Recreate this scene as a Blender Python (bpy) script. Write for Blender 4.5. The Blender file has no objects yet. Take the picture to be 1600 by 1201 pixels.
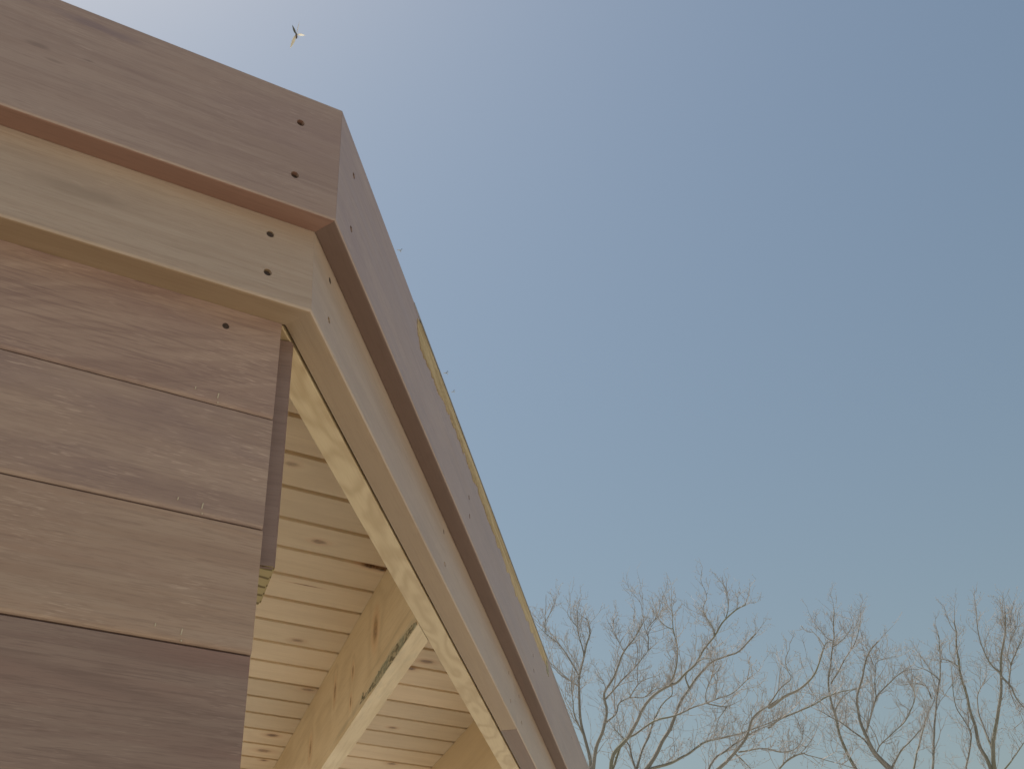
import bpy, bmesh, math, random
from mathutils import Vector, Matrix, noise
random.seed(7)
scene = bpy.context.scene
col = scene.collection
R_ = math.radians

# ------------------------------------------------------------------ camera
cam_d = bpy.data.cameras.new('camera')
cam = bpy.data.objects.new('camera', cam_d); col.objects.link(cam)
CAM = Vector((-0.35658, -0.94033, -1.14498))
RT = Vector((0.86371479, -0.50214493, -0.04297935)).normalized()
FW = Vector((0.42988907, 0.68954318, 0.58285984)).normalized()
UP = RT.cross(FW).normalized(); RT = FW.cross(UP).normalized()
m = Matrix((RT, UP, -FW)).transposed().to_4x4(); m.translation = CAM
cam.matrix_world = m
F = 1823.59
cam_d.sensor_width = 36.0
cam_d.lens = 36.0 * F / 1600
cam_d.clip_start = 0.02; cam_d.clip_end = 2000
scene.camera = cam

# ------------------------------------------------------------------ light
SUN_AZ, SUN_EL = -25.0, 66.5        # clockwise from +Y, above the horizon
world = bpy.data.worlds.new('World'); scene.world = world; world.use_nodes = True
wn = world.node_tree; bg = wn.nodes['Background']
sky = wn.nodes.new('ShaderNodeTexSky'); sky.sky_type = 'NISHITA'; sky.sun_disc = False
sky.sun_elevation = R_(SUN_EL); sky.sun_rotation = R_(SUN_AZ)
sky.air_density = 2.1; sky.dust_density = 1.6; sky.ozone_density = 0.15; sky.altitude = 50
wn.links.new(sky.outputs[0], bg.inputs[0]); bg.inputs[1].default_value = 0.053
sd = bpy.data.lights.new('sun', 'SUN'); sd.energy = 4.6; sd.angle = R_(0.5); sd.color = (1, .95, .87)
sun = bpy.data.objects.new('sun', sd); col.objects.link(sun)
sdir = Vector((math.sin(R_(SUN_AZ)) * math.cos(R_(SUN_EL)), math.cos(R_(SUN_AZ)) * math.cos(R_(SUN_EL)), math.sin(R_(SUN_EL))))
sun.rotation_euler = sdir.to_track_quat('Z', 'Y').to_euler()
vs = scene.view_settings
vs.view_transform = 'Standard'; vs.look = 'None'; vs.gamma = 1; vs.use_curve_mapping = False
vs.exposure = 0.5

# ------------------------------------------------------------------ node helpers
class NT:
    def __init__(s, name, rough=.6, spec=.4):
        s.m = bpy.data.materials.new(name); s.m.use_nodes = True
        s.t = s.m.node_tree; s.b = s.t.nodes['Principled BSDF']
        s.b.inputs['Roughness'].default_value = rough
        s.b.inputs['Specular IOR Level'].default_value = spec
    def n(s, typ, **k):
        x = s.t.nodes.new(typ)
        for a, b in k.items(): setattr(x, a, b)
        return x
    def l(s, a, b): s.t.links.new(a, b)
    def val(s, sock, v):
        if isinstance(v, bpy.types.NodeSocket): s.l(v, sock)
        else: sock.default_value = v
    def math(s, op, a, b=None, c=None, clamp=False):
        x = s.n('ShaderNodeMath', operation=op, use_clamp=clamp)
        s.val(x.inputs[0], a)
        if b is not None: s.val(x.inputs[1], b)
        if c is not None: s.val(x.inputs[2], c)
        return x.outputs[0]
    def vmath(s, op, a, b=None):
        x = s.n('ShaderNodeVectorMath', operation=op); s.val(x.inputs[0], a)
        if b is not None: s.val(x.inputs[1], b)
        return x.outputs['Value'] if op in ('LENGTH', 'DOT_PRODUCT') else x.outputs[0]
    def noise(s, vec, scale, w=None, detail=3, rough=.55, dist=0):
        x = s.n('ShaderNodeTexNoise', noise_dimensions='4D')
        s.l(vec, x.inputs['Vector']); s.val(x.inputs['W'], w if w is not None else 0.0)
        x.inputs['Scale'].default_value = scale; x.inputs['Detail'].default_value = detail
        x.inputs['Roughness'].default_value = rough; x.inputs['Distortion'].default_value = dist
        return x.outputs['Fac']
    def ramp(s, f, stops):
        x = s.n('ShaderNodeMapRange', interpolation_type='SMOOTHSTEP'); s.val(x.inputs[0], f)
        for i, v in enumerate(stops): x.inputs[i + 1].default_value = v
        return x.outputs[0]
    def mix(s, f, a, b, mode='MIX'):
        x = s.n('ShaderNodeMix', data_type='RGBA', blend_type=mode)
        s.val(x.inputs[0], f)
        for i, v in ((6, a), (7, b)):
            if isinstance(v, (tuple, list)): x.inputs[i].default_value = (*v[:3], 1)
            else: s.l(v, x.inputs[i])
        return x.outputs[2]

def wood(name, base, dark, pale, rough=.5, spec=.45, ring=9, ringamt=.5, fibre=.5, blotch=.5, flecks=.0,
         knots=(), knotcol=(.10, .055, .025), vary=.25, autoknots=0, bump=.25, stretch=(.9, 12, 12), red=None, stains=(), slant=0):
    """long grain along local X; knots = [(x,y,z, rx,ry,rz, strength)] in local metres"""
    s = NT(name, rough, spec)
    tc = s.n('ShaderNodeTexCoord').outputs['Object']
    oi = s.n('ShaderNodeObjectInfo').outputs['Random']
    w = s.math('MULTIPLY', oi, 60.0)
    P = tc
    lowd = s.noise(s.vmath('MULTIPLY', P, (1.2, 5, 5)), 1, w, 2)
    g = s.noise(s.vmath('MULTIPLY', P, stretch), 1, w, 2, .45)
    if slant:
        sx_ = s.n('ShaderNodeSeparateXYZ'); s.l(P, sx_.inputs[0])
        bend = s.math('MULTIPLY', s.noise(s.vmath('MULTIPLY', P, (3, 0, 3)), 1, w, 1), .12)
        dzz = s.math('ADD', s.math('MULTIPLY', sx_.outputs[0], slant), bend)
        cz = s.n('ShaderNodeCombineXYZ'); s.l(dzz, cz.inputs[2])
        PS = s.vmath('ADD', P, cz.outputs[0])
        g = s.noise(s.vmath('MULTIPLY', PS, stretch), 1, w, 2, .45)
    else: PS = P
    kmask = None; halo = None
    ksum = None
    for k in knots:
        d = s.vmath('LENGTH', s.vmath('MULTIPLY', s.vmath('SUBTRACT', P, k[:3]), (1 / k[3], 1 / k[4], 1 / k[5])))
        wob = s.math('MULTIPLY', s.math('SUBTRACT', s.noise(P, 90, w, 2), .5), .5)
        d2 = s.math('ADD', d, wob)
        mk = s.math('MULTIPLY', s.ramp(d2, (1.25, .35, 0, 1)), k[6])
        hm = s.math('MULTIPLY', s.ramp(d2, (2.3, .9, 0, .5)), k[6])
        halo = hm if halo is None else s.math('MAXIMUM', halo, hm)
        kmask = mk if kmask is None else s.math('MAXIMUM', kmask, mk)
        e = s.math('POWER', 2.718, s.math('MULTIPLY', s.math('MULTIPLY', d, d), -.16))
        ksum = e if ksum is None else s.math('ADD', ksum, e)
    if autoknots:
        v = s.n('ShaderNodeTexVoronoi', voronoi_dimensions='4D')
        s.l(s.vmath('MULTIPLY', P, (3.0, 9, 9)), v.inputs['Vector']); s.l(w, v.inputs['W']); v.inputs['Scale'].default_value = 1
        rnd = s.n('ShaderNodeSeparateColor'); s.l(v.outputs['Color'], rnd.inputs[0])
        sel = s.math('GREATER_THAN', rnd.outputs[0], 1 - autoknots)
        d = s.math('ADD', v.outputs['Distance'], s.math('MULTIPLY', s.math('SUBTRACT', s.noise(P, 110, w, 2), .5), .06))
        size = s.math('MULTIPLY_ADD', rnd.outputs[1], .07, .045)
        mk = s.math('MULTIPLY', s.math('MULTIPLY', s.ramp(s.math('DIVIDE', d, size), (1.2, .6, 0, .85)), sel), 1)
        kmask = mk if kmask is None else s.math('MAXIMUM', kmask, mk)
        e = s.math('MULTIPLY', s.math('POWER', 2.718, s.math('MULTIPLY', s.math('MULTIPLY', d, d), -30)), sel)
        ksum = e if ksum is None else s.math('ADD', ksum, e)
    if ksum is not None: g = s.math('ADD', g, s.math('MULTIPLY', ksum, .22))
    rings = s.math('SINE', s.math('MULTIPLY', g, ring * 6.28))
    rings = s.math('MULTIPLY_ADD', rings, .5, .5)
    rings = s.math('POWER', rings, 1.6)
    fib = s.noise(s.vmath('MULTIPLY', P, (9, 260, 260)), 1, w, 3, .6)
    fib2 = s.noise(s.vmath('MULTIPLY', PS, (2.5, 70, 70)), 1, w, 3, .6)
    pore = s.noise(s.vmath('MULTIPLY', P, (40, 700, 700)), 1, w, 2, .6)
    blo = s.noise(s.vmath('MULTIPLY', P, (3, 12, 12)), 1, s.math('ADD', w, 9.0), 3, .55)
    c = s.mix(s.math('MULTIPLY', rings, ringamt), base, dark)
    c = s.mix(s.math('MULTIPLY', s.ramp(fib2, (.44, .6, 0, 1)), fibre), c, pale)
    c = s.mix(s.math('MULTIPLY', s.ramp(fib, (.5, .66, 0, 1)), fibre * .9), c, dark)
    c = s.mix(s.math('MULTIPLY', s.ramp(blo, (.5, .7, 0, 1)), blotch), c, red or dark)
    c = s.mix(s.math('MULTIPLY', s.ramp(lowd, (.35, .65, 0, 1)), .25), c, pale)
    c = s.mix(s.math('MULTIPLY', s.ramp(pore, (.5, .68, 0, 1)), fibre * .7), c, dark)
    if flecks:
        fl = s.noise(s.vmath('MULTIPLY', P, (70, 850, 850)), 1, s.math('ADD', w, 5.0), 1, .5)
        patch = s.noise(P, 14, w, 2)
        f = s.math('MULTIPLY', s.ramp(fl, (.55, .72, 0, 1)), s.ramp(patch, (.42, .66, .1 * flecks, flecks)))
        c = s.mix(f, c, [min(1, x * 1.3 + .03) for x in pale])
    for st in stains:      # (x,y,z, rx,ry,rz, colour, amount): weather stains with a shape of their own
        d = s.vmath('LENGTH', s.vmath('MULTIPLY', s.vmath('SUBTRACT', P, st[:3]), (1 / st[3], 1 / st[4], 1 / st[5])))
        nz = s.noise(s.vmath('MULTIPLY', P, (18, 60, 60)), 1, 3.0, 4, .6)
        d = s.math('ADD', d, s.math('MULTIPLY', s.math('SUBTRACT', nz, .5), 2.2))
        c = s.mix(s.ramp(d, (1.5, .3, 0, st[7])), c, st[6])
    if vary:
        v = s.math('MULTIPLY_ADD', oi, 2 * vary, 1 - vary)
        hsv = s.n('ShaderNodeHueSaturation'); s.l(c, hsv.inputs['Color']); s.l(v, hsv.inputs['Value'])
        c = hsv.outputs[0]
    if halo is not None: c = s.mix(halo, c, [min(1, x * 2.6 + .02) for x in knotcol])
    if kmask is not None:
        kn = s.noise(P, 150, w, 3)
        c = s.mix(kmask, c, s.mix(s.ramp(kn, (.35, .65, 0, 1)), [x * .55 for x in knotcol], [x * 1.5 for x in knotcol]))
    s.l(c, s.b.inputs['Base Color'])
    rr = s.math('MULTIPLY_ADD', fib2, .25, rough - .12); s.l(rr, s.b.inputs['Roughness'])
    bp = s.n('ShaderNodeBump'); bp.inputs['Strength'].default_value = bump; bp.inputs['Distance'].default_value = .0006
    hh = s.math('ADD', fib, s.math('MULTIPLY', fib2, .8)); s.l(hh, bp.inputs['Height']); s.l(bp.outputs[0], s.b.inputs['Normal'])
    return s.m

# stained hardwood
M_UP = wood('brown_fascia_wood', (.325, .225, .18), (.225, .145, .12), (.39, .29, .24), ring=4, ringamt=.3, fibre=.45, blotch=.45, flecks=.3, vary=0, rough=.42, spec=.8,
            red=(.245, .155, .145), stretch=(1.3, 11, 11),
            stains=((-.305, 0, -.021, .055, .05, .006, (.19, .13, .135), .6), (-.352, 0, -.085, .012, .05, .003, (.19, .125, .10), .6), (-.335, 0, -.10, .010, .05, .002, (.19, .125, .10), .5), (-.30, 0, -.080, .007, .05, .0016, (.17, .11, .09), .6)))
M_LO = wood('olive_fascia_wood', (.41, .30, .225), (.30, .215, .155), (.465, .365, .29), ring=4, ringamt=.3, fibre=.45, blotch=.4, flecks=.25, vary=0, red=(.31, .225, .17), rough=.45, spec=.7, stretch=(1.3, 11, 11),
            stains=((-.27, .0257, -.245, .05, .05, .010, (.26, .19, .14), .5),))
M_CL0 = wood('swirly_cladding_wood', (.335, .225, .178), (.21, .13, .11), (.43, .305, .24), ring=6, ringamt=.36, fibre=.55, blotch=.5, flecks=.5, vary=0, red=(.225, .135, .13), stretch=(1.6, 11, 11), slant=-.30)
M_CL = wood('brown_cladding_wood', (.335, .23, .18), (.215, .14, .118), (.42, .305, .24), ring=7, ringamt=.42, fibre=.55, blotch=.7, flecks=.5, vary=.05, red=(.215, .14, .135), stretch=(1.5, 10, 10))
M_CL2 = wood('dark_cladding_wood', (.275, .185, .15), (.18, .115, .095), (.30, .215, .175), ring=7, ringamt=.42, fibre=.6, blotch=.6, flecks=.4, vary=0, red=(.25, .13, .105), stretch=(1.8, 12, 12))
M_CL3 = wood('tan_cladding_wood', (.375, .25, .18), (.245, .16, .12), (.41, .30, .23), ring=6, ringamt=.35, fibre=.6, blotch=.5, flecks=.5, vary=0, red=(.28, .17, .13))
PALE_KNOT = (.26, .15, .065)
M_UPE = wood('red_brown_fascia_edge', (.26, .14, .10), (.19, .10, .07), (.31, .18, .13), ring=3, ringamt=.3, fibre=.4, blotch=.3, vary=0, red=(.2, .10, .07))
M_UPE2 = wood('dark_edge_groove_shade', (.155, .095, .072), (.115, .068, .05), (.20, .125, .095), ring=3, ringamt=.3, fibre=.4, blotch=.3, vary=0, red=(.14, .08, .06))
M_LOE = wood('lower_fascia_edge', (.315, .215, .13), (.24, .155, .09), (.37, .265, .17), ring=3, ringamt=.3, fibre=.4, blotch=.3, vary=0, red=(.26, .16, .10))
_k = [(.345, .893, .016, .008, .8), (.479, .945, .026, .008, 1.0), (.50, .948, .012, .006, 1.0), (.476, 1.329, .014, .008, .7), (.605, 1.585, .017, .009, .7), (.392, 1.072, .03, .0022, .9), (.639, 1.912, .017, .011, 1), (.661, 2.032, .020, .012, .8), (.688, 2.106, .010, .006, 1),
      (.784, 1.318, .018, .010, .9), (.77, 1.37, .012, .008, 1), (.898, 1.739, .012, .007, .8), (1.2, 1.60, .014, .009, .7), (.20, .66, .013, .007, .5), (1.02, 2.0, .013, .009, .8)]
M_PI = wood('ceiling_pine', (.69, .54, .365), (.53, .385, .235), (.74, .60, .43), ring=4, ringamt=.4, fibre=.3, blotch=.3, vary=.10, knots=[(x, y_, -.09924, a, b, .02, g_) for x, y_, a, b, g_ in _k], knotcol=(.19, .10, .045), rough=.5, stretch=(1.5, 12, 12))
M_RA = wood('rafter_pine', (.72, .58, .38), (.50, .365, .20), (.77, .65, .46), ring=6, ringamt=.42, fibre=.35, blotch=.35, vary=0, stretch=(1.8, 9, 7), rough=.55,
            knots=((1.10, 0, -.19, .020, .1, .030, .8), (1.29, 0, -.2, .007, .1, .013, .9), (1.465, 0, -.178, .009, .1, .022, .85), (1.30, 0, -.262, .007, .1, .012, .8), (1.72, 0, -.22, .014, .1, .022, .7)),
            knotcol=PALE_KNOT, stains=((1.02, 0, -.298, .23, .1, .012, (.40, .36, .26), .6), (1.36, 0, -.297, .10, .1, .006, (.45, .36, .22), .6), (1.0, 0, -.265, .16, .1, .004, (.48, .38, .23), .5)))
M_HE = wood('header_pine', (.60, .465, .28), (.41, .28, .14), (.65, .53, .35), ring=7, ringamt=.75, fibre=.2, blotch=.1, vary=0, stretch=(6, 17, 17), rough=.5)
M_RAW = wood('raw_chipped_edge', (.44, .33, .18), (.25, .17, .085), (.56, .45, .28), ring=9, ringamt=.6, fibre=.7, blotch=.7, vary=0, stretch=(22, 70, 70), rough=.8, spec=.1, bump=.8)

def plain(name, colr, rough=.6, spec=.3, metal=0, nz=0, scale=20):
    s = NT(name, rough, spec); s.b.inputs['Metallic'].default_value = metal
    if nz:
        tc = s.n('ShaderNodeTexCoord').outputs['Object']
        f = s.noise(tc, scale, 0, 4)
        c = s.mix(f, [x * (1 - nz) for x in colr], [min(1, x * (1 + nz)) for x in colr]); s.l(c, s.b.inputs['Base Color'])
    else: s.b.inputs['Base Color'].default_value = (*colr, 1)
    return s.m
def bark_mat():
    s = NT('bark_wane', .9, .1)
    tc = s.n('ShaderNodeTexCoord').outputs['Object']
    a = s.noise(s.vmath('MULTIPLY', tc, (60, 140, 140)), 1, 0, 4, .65); b = s.noise(tc, 25, 3, 3)
    c = s.mix(s.ramp(a, (.42, .58, 0, 1)), (.17, .15, .10), (.48, .42, .29)); c = s.mix(s.ramp(b, (.45, .65, 0, .6)), c, (.36, .37, .28))
    s.l(c, s.b.inputs['Base Color'])
    bp = s.n('ShaderNodeBump'); bp.inputs['Strength'].default_value = .8; bp.inputs['Distance'].default_value = .002
    s.l(a, bp.inputs['Height']); s.l(bp.outputs[0], s.b.inputs['Normal'])
    return s.m
M_BARK = bark_mat()
M_SCREW = plain('oxidised_screw', (.10, .07, .055), .45, .5, .6, .4, 400)
M_NICK = plain('pale_bare_wood', (.52, .44, .33), .8, .1, 0, .3, 300)
M_MEMB = plain('roof_membrane', (.12, .115, .115), .8, .2, 0, .2, 30)
M_DRIP = plain('roof_edge_trim', (.30, .27, .26), .5, .4, 0, .15, 40)
M_PLY = plain('plywood_deck', (.42, .31, .18), .8, .2, 0, .2, 12)
def endgrain():
    s = NT('post_end_grain', .75, .2)
    tc = s.n('ShaderNodeTexCoord').outputs['Object']
    p = s.vmath('SUBTRACT', tc, (.02, -.07, 0))
    sx = s.n('ShaderNodeSeparateXYZ'); s.l(p, sx.inputs[0])
    r = s.math('SQRT', s.math('ADD', s.math('MULTIPLY', sx.outputs[0], sx.outputs[0]), s.math('MULTIPLY', sx.outputs[1], sx.outputs[1])))
    r = s.math('ADD', r, s.math('MULTIPLY', s.noise(tc, 30, 0, 2), .006))
    f = s.ramp(s.math('SINE', s.math('MULTIPLY', r, 330.0)), (.5, 1, 0, 1))
    c = s.mix(f, (.42, .33, .17), (.16, .115, .05)); s.l(c, s.b.inputs['Base Color'])
    return s.m
M_END = endgrain()

M_POST = wood('weathered_post_face', (.25, .165, .135), (.16, .10, .085), (.31, .22, .19), ring=3, ringamt=.3, fibre=.4, blotch=.5, vary=0, stretch=(11, 11, 1.3), rough=.5, spec=.5)
# ------------------------------------------------------------------ object helpers
def link_mesh(name, bm, mat, parent=None, M=None, smooth=False):
    me = bpy.data.meshes.new(name); bmesh.ops.recalc_face_normals(bm, faces=bm.faces); bm.to_mesh(me); bm.free()
    for mm in (mat if isinstance(mat, (list, tuple)) else [mat]): me.materials.append(mm)
    if smooth:
        for p in me.polygons: p.use_smooth = True
    o = bpy.data.objects.new(name, me); col.objects.link(o)
    if parent: o.parent = parent
    if M is not None: o.matrix_basis = M
    return o
def tag(o, label=None, cat=None, group=None, kind=None):
    for k, v in (('label', label), ('category', cat), ('group', group), ('kind', kind)):
        if v: o[k] = v
    return o

H1, T1, H2, T2 = .19, .02573, .12247, .03561
GAP, HW, ZB, ZC = .004, .0367, .31247, .09924
AL, BE = 0.87565, 1.38465
MI = math.tan(AL / 2)
SDIR = Vector((math.cos(AL), math.sin(AL), 0)); SN = Vector((-math.sin(AL), math.cos(AL), 0))
RD = Vector((math.cos(BE), math.sin(BE), 0)); RNv = Vector((math.sin(BE), -math.cos(BE), 0))
MF = Matrix.Identity(4)
MS = Matrix.Rotation(AL, 4, 'Z')

def rounded(o0, o1, z0, z1, r=.0035, rbot=None, seg=3):
    """profile in (o inwards, z up): z0 top, z1 bottom; outer bottom edge eased"""
    rb = r if rbot is None else rbot
    pts = []
    def arc(cx, cz, rr, a0, a1, n):
        for i in range(n + 1):
            a = a0 + (a1 - a0) * i / n; pts.append((cx + rr * math.cos(a), cz + rr * math.sin(a)))
    arc(o0 + rb, z1 + rb, rb, math.pi, 1.5 * math.pi, 5)
    arc(o1 - r * .6, z1 + r * .6, r * .6, 1.5 * math.pi, 2 * math.pi, 2)
    pts.append((o1, z0))
    arc(o0 + r * .7, z0 - r * .7, r * .7, .5 * math.pi, math.pi, 3)
    return pts
def extrude(prof, x0, x1, nseg=1, wob=0):
    """x0/x1: functions of the profile point giving the end positions"""
    bm = bmesh.new(); rings = []
    for k in range(nseg + 1):
        t = k / nseg; ring = []
        for (o, z) in prof:
            a, b = x0(o, z), x1(o, z)
            x = a + (b - a) * t
            dz = wob * noise.noise(Vector((x * 1.3, o * 3, z * 2 + 5)))
            do = wob * noise.noise(Vector((x * 1.1, 7 + o, z + 9)))
            ring.append(bm.verts.new((x, o + do, z + dz)))
        rings.append(ring)
    n = len(prof)
    for a, b in zip(rings, rings[1:]):
        for i in range(n): bm.faces.new((a[i], a[(i + 1) % n], b[(i + 1) % n], b[i]))
    bm.faces.new(rings[0]); bm.faces.new(rings[-1][::-1])
    return bm
def box_bm(x0, x1, y0, y1, z0, z1, bev=0):
    bm = bmesh.new(); bmesh.ops.create_cube(bm, size=1)
    for v in bm.verts: v.co = Vector(((x0 + x1) / 2 + v.co.x * (x1 - x0), (y0 + y1) / 2 + v.co.y * (y1 - y0), (z0 + z1) / 2 + v.co.z * (z1 - z0)))
    if bev: bmesh.ops.bevel(bm, geom=bm.edges[:], offset=bev, segments=2, affect='EDGES')
    return bm
def cut_holes(o, pts, r, depth, yface):
    """real countersunk holes bored into the face at y=yface; pts=(x,z) local"""
    bm = bmesh.new()
    for (x, z) in pts:
        c = Matrix.Translation((x, yface + depth / 2 - .002, z)) @ Matrix.Rotation(math.pi / 2, 4, 'X')
        bmesh.ops.create_cone(bm, cap_ends=True, segments=20, radius1=r * .92, radius2=r, depth=depth + .004, matrix=c)
    me = bpy.data.meshes.new('cut'); bm.to_mesh(me); bm.free()
    co = bpy.data.objects.new('cut', me); col.objects.link(co); co.matrix_basis = o.matrix_basis.copy()
    md = o.modifiers.new('b', 'BOOLEAN'); md.operation = 'DIFFERENCE'; md.object = co; md.solver = 'EXACT'
    bpy.context.view_layer.update()
    dg = bpy.context.evaluated_depsgraph_get()
    new = bpy.data.meshes.new_from_object(o.evaluated_get(dg))
    o.modifiers.clear(); o.data = new
    bpy.data.objects.remove(co)
screw_me = None
def add_screws(o, pts, r, depth, yface):
    global screw_me
    if screw_me is None:
        bm = bmesh.new()
        bmesh.ops.create_cone(bm, cap_ends=True, segments=18, radius1=.0042, radius2=.0030, depth=.002)
        # star drive recess as a raised rim with a sunk cross
        for a in range(3):
            mt = Matrix.Rotation(a * math.pi / 3, 4, 'Z') @ Matrix.Translation((0, 0, -.0010)) @ Matrix.Diagonal((.0042, .0009, .0004, 1))
            bmesh.ops.create_cube(bm, size=1, matrix=mt)
        screw_me = bpy.data.meshes.new('screw'); bm.to_mesh(screw_me); bm.free(); screw_me.materials.append(M_SCREW)
    for (x, z) in pts:
        s = bpy.data.objects.new('screw', screw_me); col.objects.link(s); s.parent = o
        s.matrix_basis = Matrix.Translation((x, yface + depth - .0012, z)) @ Matrix.Rotation(-math.pi / 2, 4, 'X') @ Matrix.Rotation(random.random() * 3, 4, 'Z')

# ------------------------------------------------------------------ ground
def ground():
    bm = bmesh.new(); bmesh.ops.create_grid(bm, x_segments=60, y_segments=60, size=400)
    for v in bm.verts:
        d = v.co.length
        v.co.z = -2.75 + (noise.noise(v.co * .02) * 1.2 if d > 30 else 0)
    s = NT('pale_bounce_ground', .9, .1)  # unseen ground, made pale to bounce more light onto the wood
    tc = s.n('ShaderNodeTexCoord').outputs['Object']
    a = s.noise(tc, .6, 0, 5); b = s.noise(tc, 14, 0, 4)
    c = s.mix(a, (.44, .41, .35), (.37, .34, .28)); c = s.mix(s.ramp(b, (.4, .7, 0, .6)), c, (.48, .44, .38)); s.l(c, s.b.inputs['Base Color'])
    return tag(link_mesh('ground', bm, s.m), kind='structure')
ground()

# ------------------------------------------------------------------ building
pav = bpy.data.objects.new('timber_pavilion', None); col.objects.link(pav)
tag(pav, 'flat roofed timber pavilion corner with brown stepped fascia, board cladding and pine ceiling', 'building')
XL = -2.7          # left end of the front
def put(name, bm, mat, M=MF, parent=pav, label=None, smooth=False):
    o = link_mesh(name, bm, mat, parent, M, smooth)
    if label: o['label'] = label
    return o
# front fascias, mitred at the corner
pf_up = rounded(0, T1 + .004, 0, -H1, .0025, .0035)
pf_lo = rounded(T1, T1 + T2, -H1 + .02, -H1 - H2, .0015, .004)
pf_lo = [(o if o > T1 + .001 else o, z) for o, z in pf_lo]
fr = put('fascia_board', extrude(pf_up, lambda o, z: XL, lambda o, z: -MI * o - .0002, 60, .0011), M_UP, label='wide brown upper fascia board along the front')
sc = [(-.0524, -.0503), (-.0536, -.14), (-.93, -.05), (-.931, -.141)]
cut_holes(fr, sc, .0052, .007, 0); add_screws(fr, sc, .005, .007, 0)
fl = put('fascia_board', extrude([(o if o > T1 + .004 else o + .0045 if z > -H1 else o, z) for o, z in pf_lo], lambda o, z: XL, lambda o, z: -MI * o - .0002, 60, .0011), M_LO, label='olive tan lower fascia board along the front')
sc = [(-.0667, -.2158), (-.0657, -.2745), (-.935, -.2158), (-.934, -.2745)]
cut_holes(fl, sc, .0050, .007, T1); add_screws(fl, sc, .005, .007, T1)
# side fascias
SL = 4.4
JU = 3.6; JL = 1.409
su = put('fascia_board', extrude(pf_up, lambda o, z: MI * o + .0002, lambda o, z: JU, 60, .0011), M_UP, MS, label='long grey brown upper fascia board running away down the side')
sc = [(.0595, -.0564), (.060, -.1479), (.7967, -.0580), (.7984, -.1459), (1.5300, -.0580), (1.5290, -.1419), (2.263, -.0521), (2.262, -.142)]
sc[2] = (.797, -.1097); sc[4] = (1.531, -.1058)
cut_holes(su, sc, .0045, .006, 0); add_screws(su, sc, .005, .006, 0)
put('fascia_board', extrude(pf_up, lambda o, z: JU + .0015, lambda o, z: SL), M_UP, MS)
lo_prof = [(o if o > T1 + .004 else o + .0045 if z > -H1 else o, z) for o, z in pf_lo]
sl = put('fascia_board', extrude(lo_prof, lambda o, z: MI * o + .0002, lambda o, z: JL, 60, .0011), M_LO, MS, label='pale tan lower fascia board running away down the side')
sc = [(.0775, -.211), (.077, -.273), (.718, -.215), (.7155, -.276), (1.347, -.2146), (1.344, -.276)]
cut_holes(sl, sc, .0045, .006, T1); add_screws(sl, sc, .005, .006, T1)
s2 = put('fascia_board', extrude(lo_prof, lambda o, z: JL + .0015, lambda o, z: SL), M_LO, MS, label='lower fascia board past the butt joint with a darker underside')
sc = [(1.477, -.2174), (1.486, -.2723), (2.2, -.216), (2.2, -.274)]
cut_holes(s2, sc, .0045, .006, T1); add_screws(s2, sc, .005, .006, T1)
# chipped raw patch along the top of the side fascia
def patch():
    low = [(.407, -.030), (.407, -.050), (.421, -.058), (.458, -.058), (.492, -.054), (.521, -.058), (.561, -.052), (.667, -.040), (.764, -.046), (.888, -.046), (1.002, -.053), (1.151, -.052), (1.313, -.058), (1.531, -.050), (1.692, -.048), (1.78, -.034)]
    bm = bmesh.new(); N = 260; a = []; b = []
    for i in range(N + 1):
        x = .405 + (1.79 - .405) * i / N
        zl = low[-1][1]
        for (p, q) in zip(low, low[1:]):
            if p[0] <= x <= q[0] and q[0] > p[0]: t = (x - p[0]) / (q[0] - p[0]); zl = p[1] + (q[1] - p[1]) * t; break
        zl = -.0085 + (zl + .0085) * .97 + .012 * noise.noise(Vector((x * 28, 0, 0))) + .007 * noise.noise(Vector((x * 90, 3, 0)))
        top = -.0085
        if x < .43: top = -.0085 - (.43 - x) * .3
        if x > 1.74: zl = max(zl, -.05 + (x - 1.74) * .5)
        zl = min(zl, top - .001)
        a.append(bm.verts.new((x, -.0006, top))); b.append(bm.verts.new((x, -.0006, zl)))
    for i in range(N): bm.faces.new((a[i], a[i + 1], b[i + 1], b[i]))
    r = bmesh.ops.extrude_face_region(bm, geom=bm.faces[:])
    for v in r['geom']:
        if isinstance(v, bmesh.types.BMVert): v.co.y = .0012
    return bm
put('raw_wood_patch', patch(), M_RAW, MS, su, 'ragged yellow raw wood strip below the roof edge').matrix_basis = Matrix.Identity(4)
put('dark_seam', box_bm(.42, 1.79, -.0012, .001, -.0085, -.0068), M_MEMB, MS, su).matrix_basis = Matrix.Identity(4)
put('dark_chip', box_bm(1.765, 1.80, -.0010, .001, -.052, -.020), M_BARK, MS, su).matrix_basis = Matrix.Identity(4)

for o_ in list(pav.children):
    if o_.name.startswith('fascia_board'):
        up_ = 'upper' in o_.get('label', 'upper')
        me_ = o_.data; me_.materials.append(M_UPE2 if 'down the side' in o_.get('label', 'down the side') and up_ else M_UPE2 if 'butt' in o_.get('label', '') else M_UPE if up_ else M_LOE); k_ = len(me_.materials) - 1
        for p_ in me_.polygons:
            if p_.normal.z < -.75: p_.material_index = k_  # undersides take a darker, redder edge colour
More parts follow.
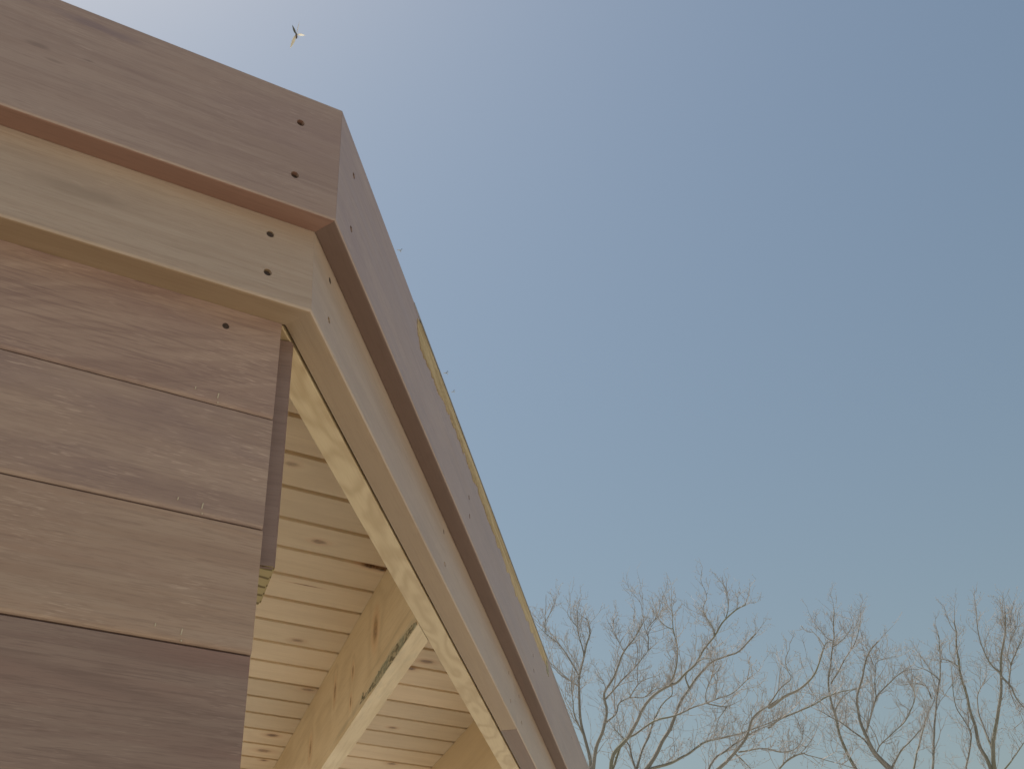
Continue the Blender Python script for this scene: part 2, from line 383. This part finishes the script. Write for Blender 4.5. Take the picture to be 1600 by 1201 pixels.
# cladding
P, Z0, XE, YC = .13232, .44263, -.03304, T1 + T2
def clad_prof(zt, zb):
    y0, y1 = YC, YC + .02
    pts = []
    r = .0060; g = .0012
    for i in range(6):
        a = math.pi + (math.pi / 2) * i / 5; pts.append((y0 + r + r * math.cos(a), zb + g + r + r * math.sin(a)))
    pts += [(y1 - .007, zb + g), (y1 - .007, zb + .0006), (y1, zb + .0006), (y1, zt), (y0 + .0008, zt), (y0, zt - .0008)]
    return pts
k = -1; z = -(Z0 - P)
mats = [M_CL0, M_CL, M_CL3, M_CL2]
labels = ['swirly grained brown cladding board under the fascia', 'greyish brown cladding board with long dark streak', 'lighter tan brown cladding board', 'darkest reddish brown cladding board at the bottom of the view']
i = 0; zt = -(H1 + H2) + .012
z = -Z0
while z > -2.68:
    mt = mats[i] if i < 4 else random.choice(mats)
    endx = XE + (0.0 if i < 2 else random.uniform(-.001, .0005))
    o = put('cladding_board', extrude(clad_prof(zt, z), lambda o, z: XL, lambda o, z, e=endx: e, 50, .0007), mt, label=labels[i] if i < 4 else None)
    if i == 0:
        cut_holes(o, [(-.0955, -.3373)], .0042, .005, YC); add_screws(o, [(-.0955, -.3373)], .004, .0035, YC)
    if i < 3:
        nb = bmesh.new(); nx = (-.0943, -.096, -.1003)[i]
        for (dx, za, zb_) in ((0, .009, .0155), (.0006, .003, .0045), (-.0245, .013, .016)):
            mt_ = Matrix.Translation((nx + dx, YC - .0001, z + (za + zb_) / 2)) @ Matrix.Rotation(.12, 4, 'Y') @ Matrix.Diagonal((.0011, .0009, zb_ - za, 1))
            bmesh.ops.create_cube(nb, size=1, matrix=mt_)
        nk = put('pale_nick', nb, M_NICK, MF, o); nk['kind'] = 'stuff'
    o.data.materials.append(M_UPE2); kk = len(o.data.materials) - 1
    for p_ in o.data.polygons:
        if p_.normal.z < -.75: p_.material_index = kk  # lower roundings darkened: groove shade put into the colour
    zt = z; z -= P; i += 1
# sheathing behind the cladding
put('wall_sheathing', box_bm(XL, XE - .03, YC + .045, YC + .057, -2.72, -.315), M_PLY)
for sx in (-.42, -.83, -1.24, -1.65, -2.06, -2.47):
    put('wall_stud', box_bm(sx - .018, sx + .018, YC + .0205, YC + .0445, -2.72, -.3135), M_HE)
# header (front and side), mitred
hp = [(YC + GAP, -ZB), (YC + GAP + HW, -ZB), (YC + GAP + HW, -ZC + .02), (YC + GAP, -ZC + .02)]
hp = rounded(YC + GAP, YC + GAP + HW, -ZC + .02, -ZB, .0015, .0015)
put('header_beam', extrude(hp, lambda o, z: XL, lambda o, z: -MI * o - .0003), M_HE)
put('header_beam', extrude(hp, lambda o, z: MI * o + .0003, lambda o, z: SL), M_HE, MS)
# short post behind the cladding end
MP = Matrix.Translation((-.00964, YC + .022, -.60175)) @ Matrix.Rotation(BE - math.pi / 2, 4, 'Z')
bm = box_bm(-.060, 0, 0, .0895, 0, .60175 - ZB - .0005, .0022)
po = link_mesh('short_post', bm, [M_HE, M_POST, M_END], pav, MP); po['label'] = 'short brown faced post behind the cladding end, sawn end grain below'
for p in po.data.polygons:
    if p.normal.z < -.8: p.material_index = 2
    elif p.normal.y < -.3 or p.normal.x > .9: p.material_index = 1 if p.normal.y < -.3 else 0
# rafters
R0, RW, R1 = .32341, .03716, .74971
SP = R1 - R0
def rafter(off, mat, xm):
    # local X along RD, local y across towards RNv negative side
    M = Matrix((RD, -RNv, Vector((0, 0, 1)))).transposed().to_4x4(); M.translation = RNv * (off)
    oin = YC + GAP + HW + .0008
    # x where the rafter meets the inner face of the side header: SN . (RD x + yv) = oin
    def xs(y, z):
        base = RNv * off + (-RNv) * y
        return (oin - SN.dot(base)) / SN.dot(RD)
    x_front = lambda y, z: (oin - (RNv * off - RNv * y).y) / RD.y
    start = (lambda y, z: max(xs(y, z), x_front(y, z)))
    end = lambda y, z: (3.30 - (RNv * off - RNv * y).y) / RD.y
    return put('rafter', extrude(rounded(-RW, 0, -ZC - .0005, -ZB, .0012, .0012), start, end, 1), mat, M)
M_R2 = wood('second_rafter_pine', (.60, .46, .28), (.46, .33, .18), (.66, .53, .35), ring=5, ringamt=.35, fibre=.3, blotch=.15, vary=.05, autoknots=.25, knotcol=PALE_KNOT)
rs = []
for k in range(-6, 7):
    rs.append(rafter(R0 + k * SP, M_RA if k == 0 else M_R2, 0))
    if k == 0: r_main = rs[-1]
r_main['label'] = 'knotty rafter with a bark streak along its lower edge'
# bark wane on the lower left arris of the main rafter (a ragged sliver on the near face), local frame of the rafter
def wane():
    bm = bmesh.new(); N = 160; a = []; b = []; c = []
    for i in range(N + 1):
        x = .80 + (1.215 - .80) * i / N; t = i / N
        wdt = 1.5 * (.003 + .010 * math.sin(min(1, t * 1.1) * math.pi) ** .6 + .008 * max(0, (t - .78)) / .22) * (1 if t < .97 else (1 - t) / .03 + .05)
        if t > .93: wdt = .024 * (1 - (t - .93) / .07) + .002
        zt = -ZB + .002 + wdt + .004 * noise.noise(Vector((x * 90, 0, 1))) * (1 if wdt > .005 else .3)
        zb = -ZB + .0015 + (.012 * max(0, (t - .6) / .4))
        zt = max(zt, zb + .0006)
        a.append(bm.verts.new((x, -.0011 - .0006 * noise.noise(Vector((x * 160, 3, 1))), zt)))
        b.append(bm.verts.new((x, -.0013, zb)))
    for i in range(N): bm.faces.new((a[i], a[i + 1], b[i + 1], b[i]))
    r = bmesh.ops.extrude_face_region(bm, geom=bm.faces[:])
    for v in r['geom']:
        if isinstance(v, bmesh.types.BMVert): v.co.y += .0025
    for v in bm.verts: v.co.y = -v.co.y + .0002
    return bm
w_ = put('bark_streak', wane(), M_BARK, MF, r_main, 'grey brown strip of bark left on the rafter edge'); w_.matrix_basis = Matrix.Identity(4)
# ceiling boards
PG, Y0 = .10445, .51848
y = Y0 - 4 * PG
oin = YC + GAP + .002
ceil_prof = lambda yy: [(yy + .0105, -ZC), (yy + PG - .002, -ZC), (yy + PG - .0002, -ZC + .002), (yy + PG - .0002, -ZC + .018), (yy, -ZC + .018), (yy, -ZC + .006), (yy + .0072, -ZC + .006), (yy + .009, -ZC + .0015)]
sxf = lambda yy: (yy * math.cos(AL) - oin) / math.sin(AL)
while y < 3.3:
    a = y + .0004
    bm = extrude([(p, q) for p, q in ceil_prof(a)], lambda o, z: XL, lambda o, z: (o * math.cos(AL) - oin) / math.sin(AL))
    # local origin per board so the object coordinates differ
    put('ceiling_board', bm, M_PI)
    y += PG
# roof deck and membrane
def poly_slab(o_in, z0, z1, mat, name, back=3.32):
    bm = bmesh.new()
    f = [(XL, o_in), (-MI * o_in, o_in), ((back * math.cos(AL) - o_in) / math.sin(AL), back), (XL, back)]
    a = [bm.verts.new((x, yy, z0)) for x, yy in f]; b = [bm.verts.new((x, yy, z1)) for x, yy in f]
    bm.faces.new(a[::-1]); bm.faces.new(b)
    for i in range(4): bm.faces.new((a[i], a[(i + 1) % 4], b[(i + 1) % 4], b[i]))
    return put(name, bm, mat)
poly_slab(T1 + .006, -.078, -.030, M_PLY, 'roof_deck')
poly_slab(T1 + .006, -.0295, -.018, M_MEMB, 'roof_membrane')
put('roof_edge_trim', extrude([(-.0004, -.0062), (.012, -.0062), (.012, .0003), (-.0004, -.0003)], lambda o, z: .385, lambda o, z: SL), M_DRIP, MS)
# back beam, far posts carrying the roof
put('header_beam', box_bm(XL, 3.32 / math.tan(AL) - .15, 3.321, 3.36, -.34, -.02), M_HE)
for (px, py) in ((2.55, 3.22), (-.35, 3.22), (XL + .06, 3.22)):
    put('post', box_bm(px - .045, px + .045, py - .045, py + .045, -2.745, -ZB - .001, .003), M_R2)

# ------------------------------------------------------------------ bare trees
def tree_mat():
    s = NT('bare_bark', .85, .15)
    tc = s.n('ShaderNodeTexCoord').outputs['Object']
    a = s.noise(s.vmath('MULTIPLY', tc, (1, 1, .4)), 3, 0, 4); b = s.noise(tc, .5, 0, 2)
    c = s.mix(a, (.15, .14, .125), (.27, .255, .225)); c = s.mix(s.ramp(b, (.5, .65, 0, .5)), c, (.13, .14, .075))
    s.l(c, s.b.inputs['Base Color']); return s.m
M_BK = tree_mat()
M_TW = plain('twig_bark', (.31, .29, .275), .8, .2, 0, .3, 2)
def px2w(px, py, dist):
    r = FW + RT * ((px - 800) / F) - UP * ((py - 600.5) / F)
    h = math.hypot(r.x, r.y)
    return CAM + r * (dist / h)
def tube(bm, pts, rad, sides=6):
    rings = []
    n = len(pts)
    up = Vector((.3, .2, 1)).normalized()
    for i, p in enumerate(pts):
        d = (pts[min(i + 1, n - 1)] - pts[max(i - 1, 0)])
        if d.length < 1e-6: d = up.copy()
        d.normalize()
        u = d.orthogonal().normalized() if i == 0 else (u - d * u.dot(d))
        if u.length < 1e-5: u = d.orthogonal()
        u.normalize(); v = d.cross(u)
        rings.append([bm.verts.new(p + (u * math.cos(2 * math.pi * k / sides) + v * math.sin(2 * math.pi * k / sides)) * rad[i]) for k in range(sides)])
    for a, b in zip(rings, rings[1:]):
        for k in range(sides): bm.faces.new((a[k], a[(k + 1) % sides], b[(k + 1) % sides], b[k]))
    bm.faces.new(rings[-1]); bm.faces.new(rings[0][::-1])
def bud(bm, p, s):
    vs_ = [bm.verts.new(p + Vector(q) * s) for q in ((1, 0, 0), (-.5, .87, 0), (-.5, -.87, 0), (0, 0, 1.6), (0, 0, -1))]
    for a, b in ((0, 1), (1, 2), (2, 0)):
        bm.faces.new((vs_[a], vs_[b], vs_[3])); bm.faces.new((vs_[b], vs_[a], vs_[4]))
def smooth_path(pts, sub=4, amp=.05, seed=0):
    out = []
    n = len(pts)
    for i in range(n - 1):
        p0, p1, p2, p3 = pts[max(i - 1, 0)], pts[i], pts[i + 1], pts[min(i + 2, n - 1)]
        for k in range(sub):
            t = k / sub
            q = .5 * ((2 * p1) + (-p0 + p2) * t + (2 * p0 - 5 * p1 + 4 * p2 - p3) * t * t + (-p0 + 3 * p1 - 3 * p2 + p3) * t ** 3)
            if k or i: q = q + Vector((noise.noise(q * 2.1 + Vector((seed, 0, 0))), noise.noise(q * 2.1 + Vector((0, seed, 9))), noise.noise(q * 2.3 + Vector((5, 0, seed))))) * amp
            out.append(q)
    out.append(pts[-1]); return out
rnd = random.Random(11)
def twig(bm, p, d, L, r, depth):
    n = 5 if depth > 0 else 3; pts = [p]; q = p.copy(); dd = d.copy()
    for i in range(n):
        dd = (dd + Vector((rnd.gauss(0, .15), rnd.gauss(0, .15), rnd.gauss(.08, .14)))).normalized()
        q = q + dd * (L / n); pts.append(q.copy())
    tube(bm, pts, [r * (1 - .65 * i / n) for i in range(n + 1)], 3)
    if depth > 0:
        for i in range(1, n + 1):
            if rnd.random() < .65:
                side = Vector((rnd.gauss(0, 1), rnd.gauss(0, 1), rnd.gauss(.25, .8))).normalized()
                twig(bm, pts[i], (dd * .7 + side * .8).normalized(), L * rnd.uniform(.35, .6), max(r * .62, .0035), depth - 1)
    elif rnd.random() < .5: bud(bm, pts[-1], .011)

def c1(p): return (820 + p[0] / 3.7425, 880 + p[1] / 3.7425)
def c2(p): return (1200 + p[0] / 3.7425, 880 + p[1] / 3.7425)
# (crop, distance, trunk foot px offset, label, stems) -- stem = (thickness px, pts)
TREES = [
 (27.0, (930, 1290), 'leftmost bare tree, upright twin limbs right beside the roof edge', [
  (5.0, c1, [(395, 1300), (380, 1150), (350, 1020), (325, 900), (318, 760), (322, 660), (345, 540), (360, 470), (383, 400), (375, 350), (355, 320)]),
  (2.6, c1, [(322, 660), (270, 570), (210, 480), (150, 430), (85, 372)]),
  (1.6, c1, [(125, 400), (120, 330), (160, 270)]),
  (2.2, c1, [(345, 540), (325, 460), (305, 370), (310, 260)]),
  (1.4, c1, [(305, 370), (270, 330), (250, 290)]),
  (2.2, c1, [(318, 715), (260, 680), (205, 650), (160, 600)]),
  (2.6, c1, [(350, 1020), (310, 930), (285, 850), (272, 740), (275, 640)])]),
 (29.0, (932, 1300), 'bare tree second from the left with several slanting forked limbs', [
  (5.5, c1, [(395, 1300), (415, 1080), (455, 970), (475, 870), (465, 760), (520, 660), (580, 510), (640, 430), (690, 350)]),
  (2.6, c1, [(475, 790), (560, 690), (640, 610), (720, 510), (740, 490)]),
  (2.0, c1, [(720, 510), (722, 430), (715, 385), (770, 315), (800, 285)]),
  (1.6, c1, [(580, 510), (545, 450), (510, 380)]),
  (2.6, c1, [(475, 930), (530, 880), (550, 820), (610, 785), (690, 780), (760, 740), (850, 715)]),
  (2.0, c1, [(610, 785), (680, 690), (780, 650)])]),
 (25.0, (965, 1320), 'tallest bare tree, long limbs sweeping up to the right in the middle', [
  (5.5, c1, [(490, 1290), (520, 1120), (610, 1010), (660, 920), (690, 850), (760, 760), (850, 710), (890, 690), (940, 640), (1000, 590), (1050, 500), (1110, 420), (1170, 330), (1250, 260), (1290, 235)]),
  (2.4, c1, [(1110, 420), (1095, 370), (1060, 320), (1045, 260), (1060, 200), (1040, 130)]),
  (1.8, c1, [(1170, 330), (1190, 260), (1180, 190)]),
  (3.0, c1, [(850, 715), (880, 600), (885, 480), (865, 380), (860, 250)]),
  (1.6, c1, [(865, 380), (810, 350), (780, 310)]),
  (3.5, c1, [(490, 1290), (560, 1060), (640, 1000), (760, 920), (870, 890), (960, 850), (1060, 812), (1150, 780), (1220, 755), (1320, 660)]),
  (1.8, c1, [(1060, 812), (1060, 750), (1100, 660), (1145, 620)]),
  (2.0, c1, [(1060, 812), (1180, 835), (1230, 815)]),
  (1.6, c1, [(1180, 835), (1130, 920), (1125, 990)])]),
 (27.5, (985, 1310), 'bare tree with one thick leaning limb crossing the tallest tree', [
  (6.5, c1, [(620, 1300), (690, 1230), (740, 1160), (800, 1040), (850, 960), (880, 880), (920, 790), (960, 730), (1040, 630), (1100, 570), (1180, 540), (1250, 510), (1350, 410)]),
  (2.6, c1, [(960, 730), (945, 650), (1000, 580), (1040, 560), (1080, 550)]),
  (4.0, c1, [(620, 1300), (650, 1210), (690, 1090), (730, 1000), (760, 900), (800, 830), (860, 770), (860, 715)]),
  (3.4, c1, [(650, 1210), (622, 1140), (610, 1060), (560, 1000), (520, 960)]),
  (4.5, c1, [(620, 1300), (720, 1210), (850, 1160), (960, 1110), (1060, 1040), (1200, 1010), (1330, 970), (1430, 930), (1500, 900)]),
  (3.2, c2, [(0, 960), (70, 905), (170, 865), (260, 825), (350, 775), (430, 745), (540, 730)])]),
 (24.0, (1095, 1300), 'bare tree between the middle and right groups, low limbs spreading right', [
  (6.0, c1, [(1040, 1290), (1120, 1210), (1200, 1130), (1290, 1020), (1330, 910), (1400, 850), (1500, 790)]),
  (4.2, c2, [(0, 840), (90, 780), (170, 740), (250, 670), (290, 600), (320, 500), (350, 460)]),
  (2.2, c2, [(0, 830), (60, 740), (130, 680), (125, 640), (90, 600)]),
  (3.6, c1, [(1040, 1290), (1110, 1140), (1180, 1090), (1280, 1020), (1380, 970), (1500, 905)]),
  (2.4, c1, [(1250, 1100), (1380, 1080), (1500, 1100)]),
  (2.4, c1, [(1230, 1110), (1300, 1180), (1340, 1240)]),
  (2.2, c2, [(0, 1085), (70, 1100), (160, 1085), (200, 1020), (195, 970)]),
  (2.4, c2, [(40, 1230), (120, 1150), (200, 1110), (230, 1120), (350, 1150), (500, 1195)])]),
 (30.0, (1345, 1320), 'tall slim bare tree with one upright leader right of centre', [
  (5.0, c2, [(600, 1320), (520, 1210), (440, 1060), (400, 930), (370, 800), (350, 700), (370, 560), (385, 400), (385, 270)]),
  (2.4, c2, [(370, 700), (430, 600), (490, 490), (530, 400), (540, 310)]),
  (1.8, c2, [(375, 450), (330, 420), (265, 340)]),
  (2.0, c2, [(390, 880), (420, 810), (480, 750), (540, 730)]),
  (2.0, c2, [(385, 480), (440, 440), (490, 370)])]),
 (26.0, (1400, 1320), 'spreading bare tree whose limbs fork low beside the slim leader', [
  (6.0, c2, [(800, 1320), (740, 1220), (640, 1120), (600, 1060), (545, 950), (525, 860), (520, 790), (545, 690), (560, 600), (600, 510), (650, 450)]),
  (3.6, c2, [(740, 1230), (640, 1140), (560, 1030), (470, 960), (400, 910), (280, 850)]),
  (2.8, c2, [(560, 1000), (600, 900), (640, 780), (720, 690), (780, 640), (830, 620)]),
  (1.8, c2, [(635, 790), (630, 660), (640, 570), (750, 540)]),
  (3.2, c2, [(720, 1200), (780, 1090), (830, 1040), (900, 960)]),
  (2.0, c2, [(640, 1100), (660, 1060), (740, 980), (800, 910), (850, 800), (845, 730)])]),
 (31.0, (1455, 1320), 'thin bare tree of two close upright stems near the right', [
  (4.0, c2, [(930, 1320), (955, 1250), (970, 1050), (980, 850), (1000, 680), (1005, 560), (990, 400)]),
  (3.4, c2, [(930, 1320), (850, 1230), (880, 1080), (910, 960), (950, 850), (970, 800)]),
  (2.0, c2, [(1000, 680), (930, 620), (870, 600)]),
  (2.0, c2, [(960, 790), (920, 720), (850, 700), (785, 710)])]),
 (28.0, (1550, 1330), 'large bare tree with many upright stems at the right edge', [
  (5.5, c2, [(1340, 1330), (1290, 1160), (1230, 1050), (1200, 920), (1160, 770), (1120, 600), (1100, 480), (1105, 400), (1090, 330)]),
  (2.2, c2, [(1120, 600), (1060, 570), (1010, 560)]),
  (6.0, c2, [(1340, 1330), (1315, 1090), (1330, 930), (1355, 780), (1365, 650), (1370, 510), (1390, 400), (1385, 280)]),
  (2.6, c2, [(1365, 650), (1290, 570), (1240, 440), (1220, 300)]),
  (3.0, c2, [(1315, 1100), (1260, 950), (1230, 850), (1230, 760), (1270, 680)]),
  (2.8, c2, [(1365, 660), (1420, 720), (1450, 780), (1500, 840), (1560, 900)]),
  (2.2, c2, [(1410, 700), (1420, 590), (1400, 540), (1420, 420), (1415, 300)]),
  (2.2, c2, [(1420, 590), (1480, 460), (1500, 400)]),
  (3.0, c2, [(1340, 1330), (1170, 1250), (1170, 1120), (1190, 1000), (1150, 920), (1100, 830), (1080, 700)]),
  (2.6, c2, [(1340, 1250), (1440, 1130), (1490, 1050), (1560, 960)])]),
]
def build_tree(dist, foot, label, stems):
    base = px2w(foot[0], foot[1], dist); base.z = -2.78
    root = bpy.data.objects.new('bare_tree', None); col.objects.link(root); root.location = base
    tag(root, label, 'tree', 'bare trees beyond the pavilion')
    mpp = dist / F * 1.22 * .5       # metres of radius per source pixel of thickness
    tw = bmesh.new(); first = None
    fork = None
    roots = {}
    paths = []
    for si, (th, cf, pts) in enumerate(stems):
        key = (cf is c2, pts[0])
        dz0 = 0
        # depth of the starting point: that of the nearest point on an earlier limb of this tree
        s0 = cf(pts[0]); best = None
        for (pp, dd) in paths:
            for a, d in zip(pp, dd):
                e = (a[0] - s0[0]) ** 2 + (a[1] - s0[1]) ** 2
                if best is None or e < best[0]: best = (e, d)
        d0 = best[1] if best else dist
        drift = rnd.uniform(-.8, .8)
        pix = [cf(p) for p in pts]
        L = 0; ds = [d0]
        tot = sum(math.dist(a, b) for a, b in zip(pix, pix[1:])) or 1
        for a, b in zip(pix, pix[1:]):
            L += math.dist(a, b); ds.append(d0 + drift * (L / tot) * min(1, tot / 120))
        paths.append((pix, ds))
        P3 = [px2w(p[0], p[1], d) for p, d in zip(pix, ds)]
        if si == 0: fork = P3[0]
        path = smooth_path(P3, 4, .035, si)
        n = len(path)
        r0 = th * mpp
        rad = [r0 * (1 - .72 * (i / (n - 1)) ** .8) for i in range(n)]
        if si == 0:
            # the trunk: ground to fork
            b = bmesh.new()
            tp = [base, base.lerp(fork, .3) + Vector((.05, .08, 0)), base.lerp(fork, .65) + Vector((-.06, .03, 0)), fork]
            tp = smooth_path(tp, 4, .03, 3)
            tube(b, tp, [r0 * (2.6 - 1.45 * (i / (len(tp) - 1)) ** .7) * (1.25 if i == 0 else 1) for i in range(len(tp))], 9)
            o = link_mesh('trunk', b, M_BK, root, Matrix.Translation(-base), True)
        b = bmesh.new(); tube(b, path, rad, 6)
        link_mesh('branch', b, M_BK, root, Matrix.Translation(-base), True)
        # side shoots
        for i in range(2, n):
            t = i / (n - 1)
            cnt = 1 if t < .35 else 2
            if th < 3: cnt += 1
            seg = (path[i] - path[i - 1]).length
            for _ in range(4):
                if rnd.random() < seg / .30 * (.3 + .16 * cnt) / 1.05:
                    ax = (path[i] - path[i - 1]).normalized()
                    side = Vector((rnd.gauss(0, 1), rnd.gauss(0, 1), rnd.gauss(.3, .7))).normalized()
                    p = path[i - 1].lerp(path[i], rnd.random())
                    twig(tw, p, (ax * .8 + side * .7).normalized(), rnd.uniform(.3, .85) * (1.15 - .55 * t), .0065 * rnd.uniform(.8, 1.3), 2)
        for i in range(3, n - 1):
            if rnd.random() < .20 * (path[i] - path[i - 1]).length / .3:
                ax = (path[i] - path[i - 1]).normalized()
                side = Vector((rnd.gauss(0, 1), rnd.gauss(0, 1), rnd.gauss(.6, .6))).normalized()
                twig(tw, path[i], (ax * .9 + side * .7).normalized(), rnd.uniform(.9, 1.6) * (1.2 - i / n), .013, 3)
        ax = (path[-1] - path[-2]).normalized()
        twig(tw, path[-1], ax, .5, .008, 2)
    t = link_mesh('twigs', tw, M_TW, root, Matrix.Translation(-base)); t['kind'] = 'stuff'
for a in TREES: build_tree(*a)

# ------------------------------------------------------------------ flying insects
def insect(loc, scale, label, rz):
    root = bpy.data.objects.new('flying_insect', None); col.objects.link(root); root.location = loc
    tag(root, label, 'insect')
    # local frame: x = image right, y = image up, z = towards the camera
    M = Matrix((RT, UP, -FW)).transposed().to_4x4(); M = Matrix.Translation(loc) @ M @ Matrix.Rotation(rz, 4, 'Z') @ Matrix.Scale(scale, 4)
    root.matrix_basis = M
    b = bmesh.new()
    def lobe(bm, c, r, rot=0):
        mt = Matrix.Translation(c) @ Matrix.Rotation(rot, 4, 'Z') @ Matrix.Diagonal((*r, 1))
        bmesh.ops.create_uvsphere(bm, u_segments=12, v_segments=8, radius=1, matrix=mt)
    lobe(b, (0, -.6, 0), (1.2, 2.3, 1.2), .1); lobe(b, (.25, -3.4, 0), (1.1, 2.3, 1.1), .05); lobe(b, (-.1, 1.5, 0), (.65, .65, .65))
    link_mesh('body', b, M_BODY, root, smooth=True)
    def wing(base, ang, L, wd, tilt, mat, name='wing'):
        bm = bmesh.new(); n = 12; top = []; bot = []
        for i in range(n + 1):
            t = i / n; h = wd * math.sin(math.pi * min(1, t ** .75 * .97 + .02)) + .08
            top.append(bm.verts.new((t * L, h * .6, t * tilt))); bot.append(bm.verts.new((t * L, -h * .4, t * tilt + .4 * h)))
        for i in range(n): bm.faces.new((top[i], top[i + 1], bot[i + 1], bot[i]))
        r = bmesh.ops.extrude_face_region(bm, geom=bm.faces[:])
        for v in r['geom']:
            if isinstance(v, bmesh.types.BMVert): v.co.z += .12
        link_mesh(name, bm, mat, root, Matrix.Translation(base) @ Matrix.Rotation(ang, 4, 'Z'))
    wing((-.2, .2, 0), R_(112), 11.5, 2.6, 3, M_WD)
    wing((-.6, -.8, 0), R_(244), 17.5, 3.4, -3, M_WL)
    wing((.6, -.4, 0), R_(-12), 11.5, 3.2, 4, M_WL)
    wing((.4, .3, 0), R_(72), 15, .8, 6, M_WL)
    for sx, sy in ((.6, -1.4), (-.5, -1.8), (.7, -2.6)):
        bm = bmesh.new(); tube(bm, [Vector((sx * .5, sy, 0)), Vector((sx * 3, sy - .8, 1.2)), Vector((sx * 4.2, sy - 3.0, 1.6))], [.12, .09, .05], 4)
        link_mesh('leg', bm, M_BODY, root)
M_BODY = plain('insect_body', (.10, .07, .06), .5, .4, 0, .3, 300)
M_WD = plain('dark_wing', (.10, .11, .10), .5, .4, 0, .2, 100)
def wingmat():
    s = NT('cream_wing', .5, .3); s.b.inputs['Base Color'].default_value = (.62, .56, .42, 1)
    s.b.inputs['Transmission Weight'].default_value = .25; s.b.inputs['Alpha'].default_value = .8
    return s.m
M_WL = wingmat()
def at(px, py, d):
    r = (FW + RT * ((px - 800) / F) - UP * ((py - 600.5) / F)); return CAM + r * d
insect(at(463, 54, 1.0), 1.25 / F, 'cream winged flying insect in the sky above the front fascia', 0)
insect(at(626, 391, 2.6), .33 * 2.6 / F, 'tiny faint insect beside the upper side fascia, the highest of the three specks', -1.2)
insect(at(698, 582, 2.6), .33 * 2.6 / F, 'tiny faint insect just right of the top of the raw wood strip', -.9)
insect(at(709, 611, 2.9), .26 * 2.9 / F, 'tiniest faint insect, lowest of the three specks beside the roof edge', -.7)
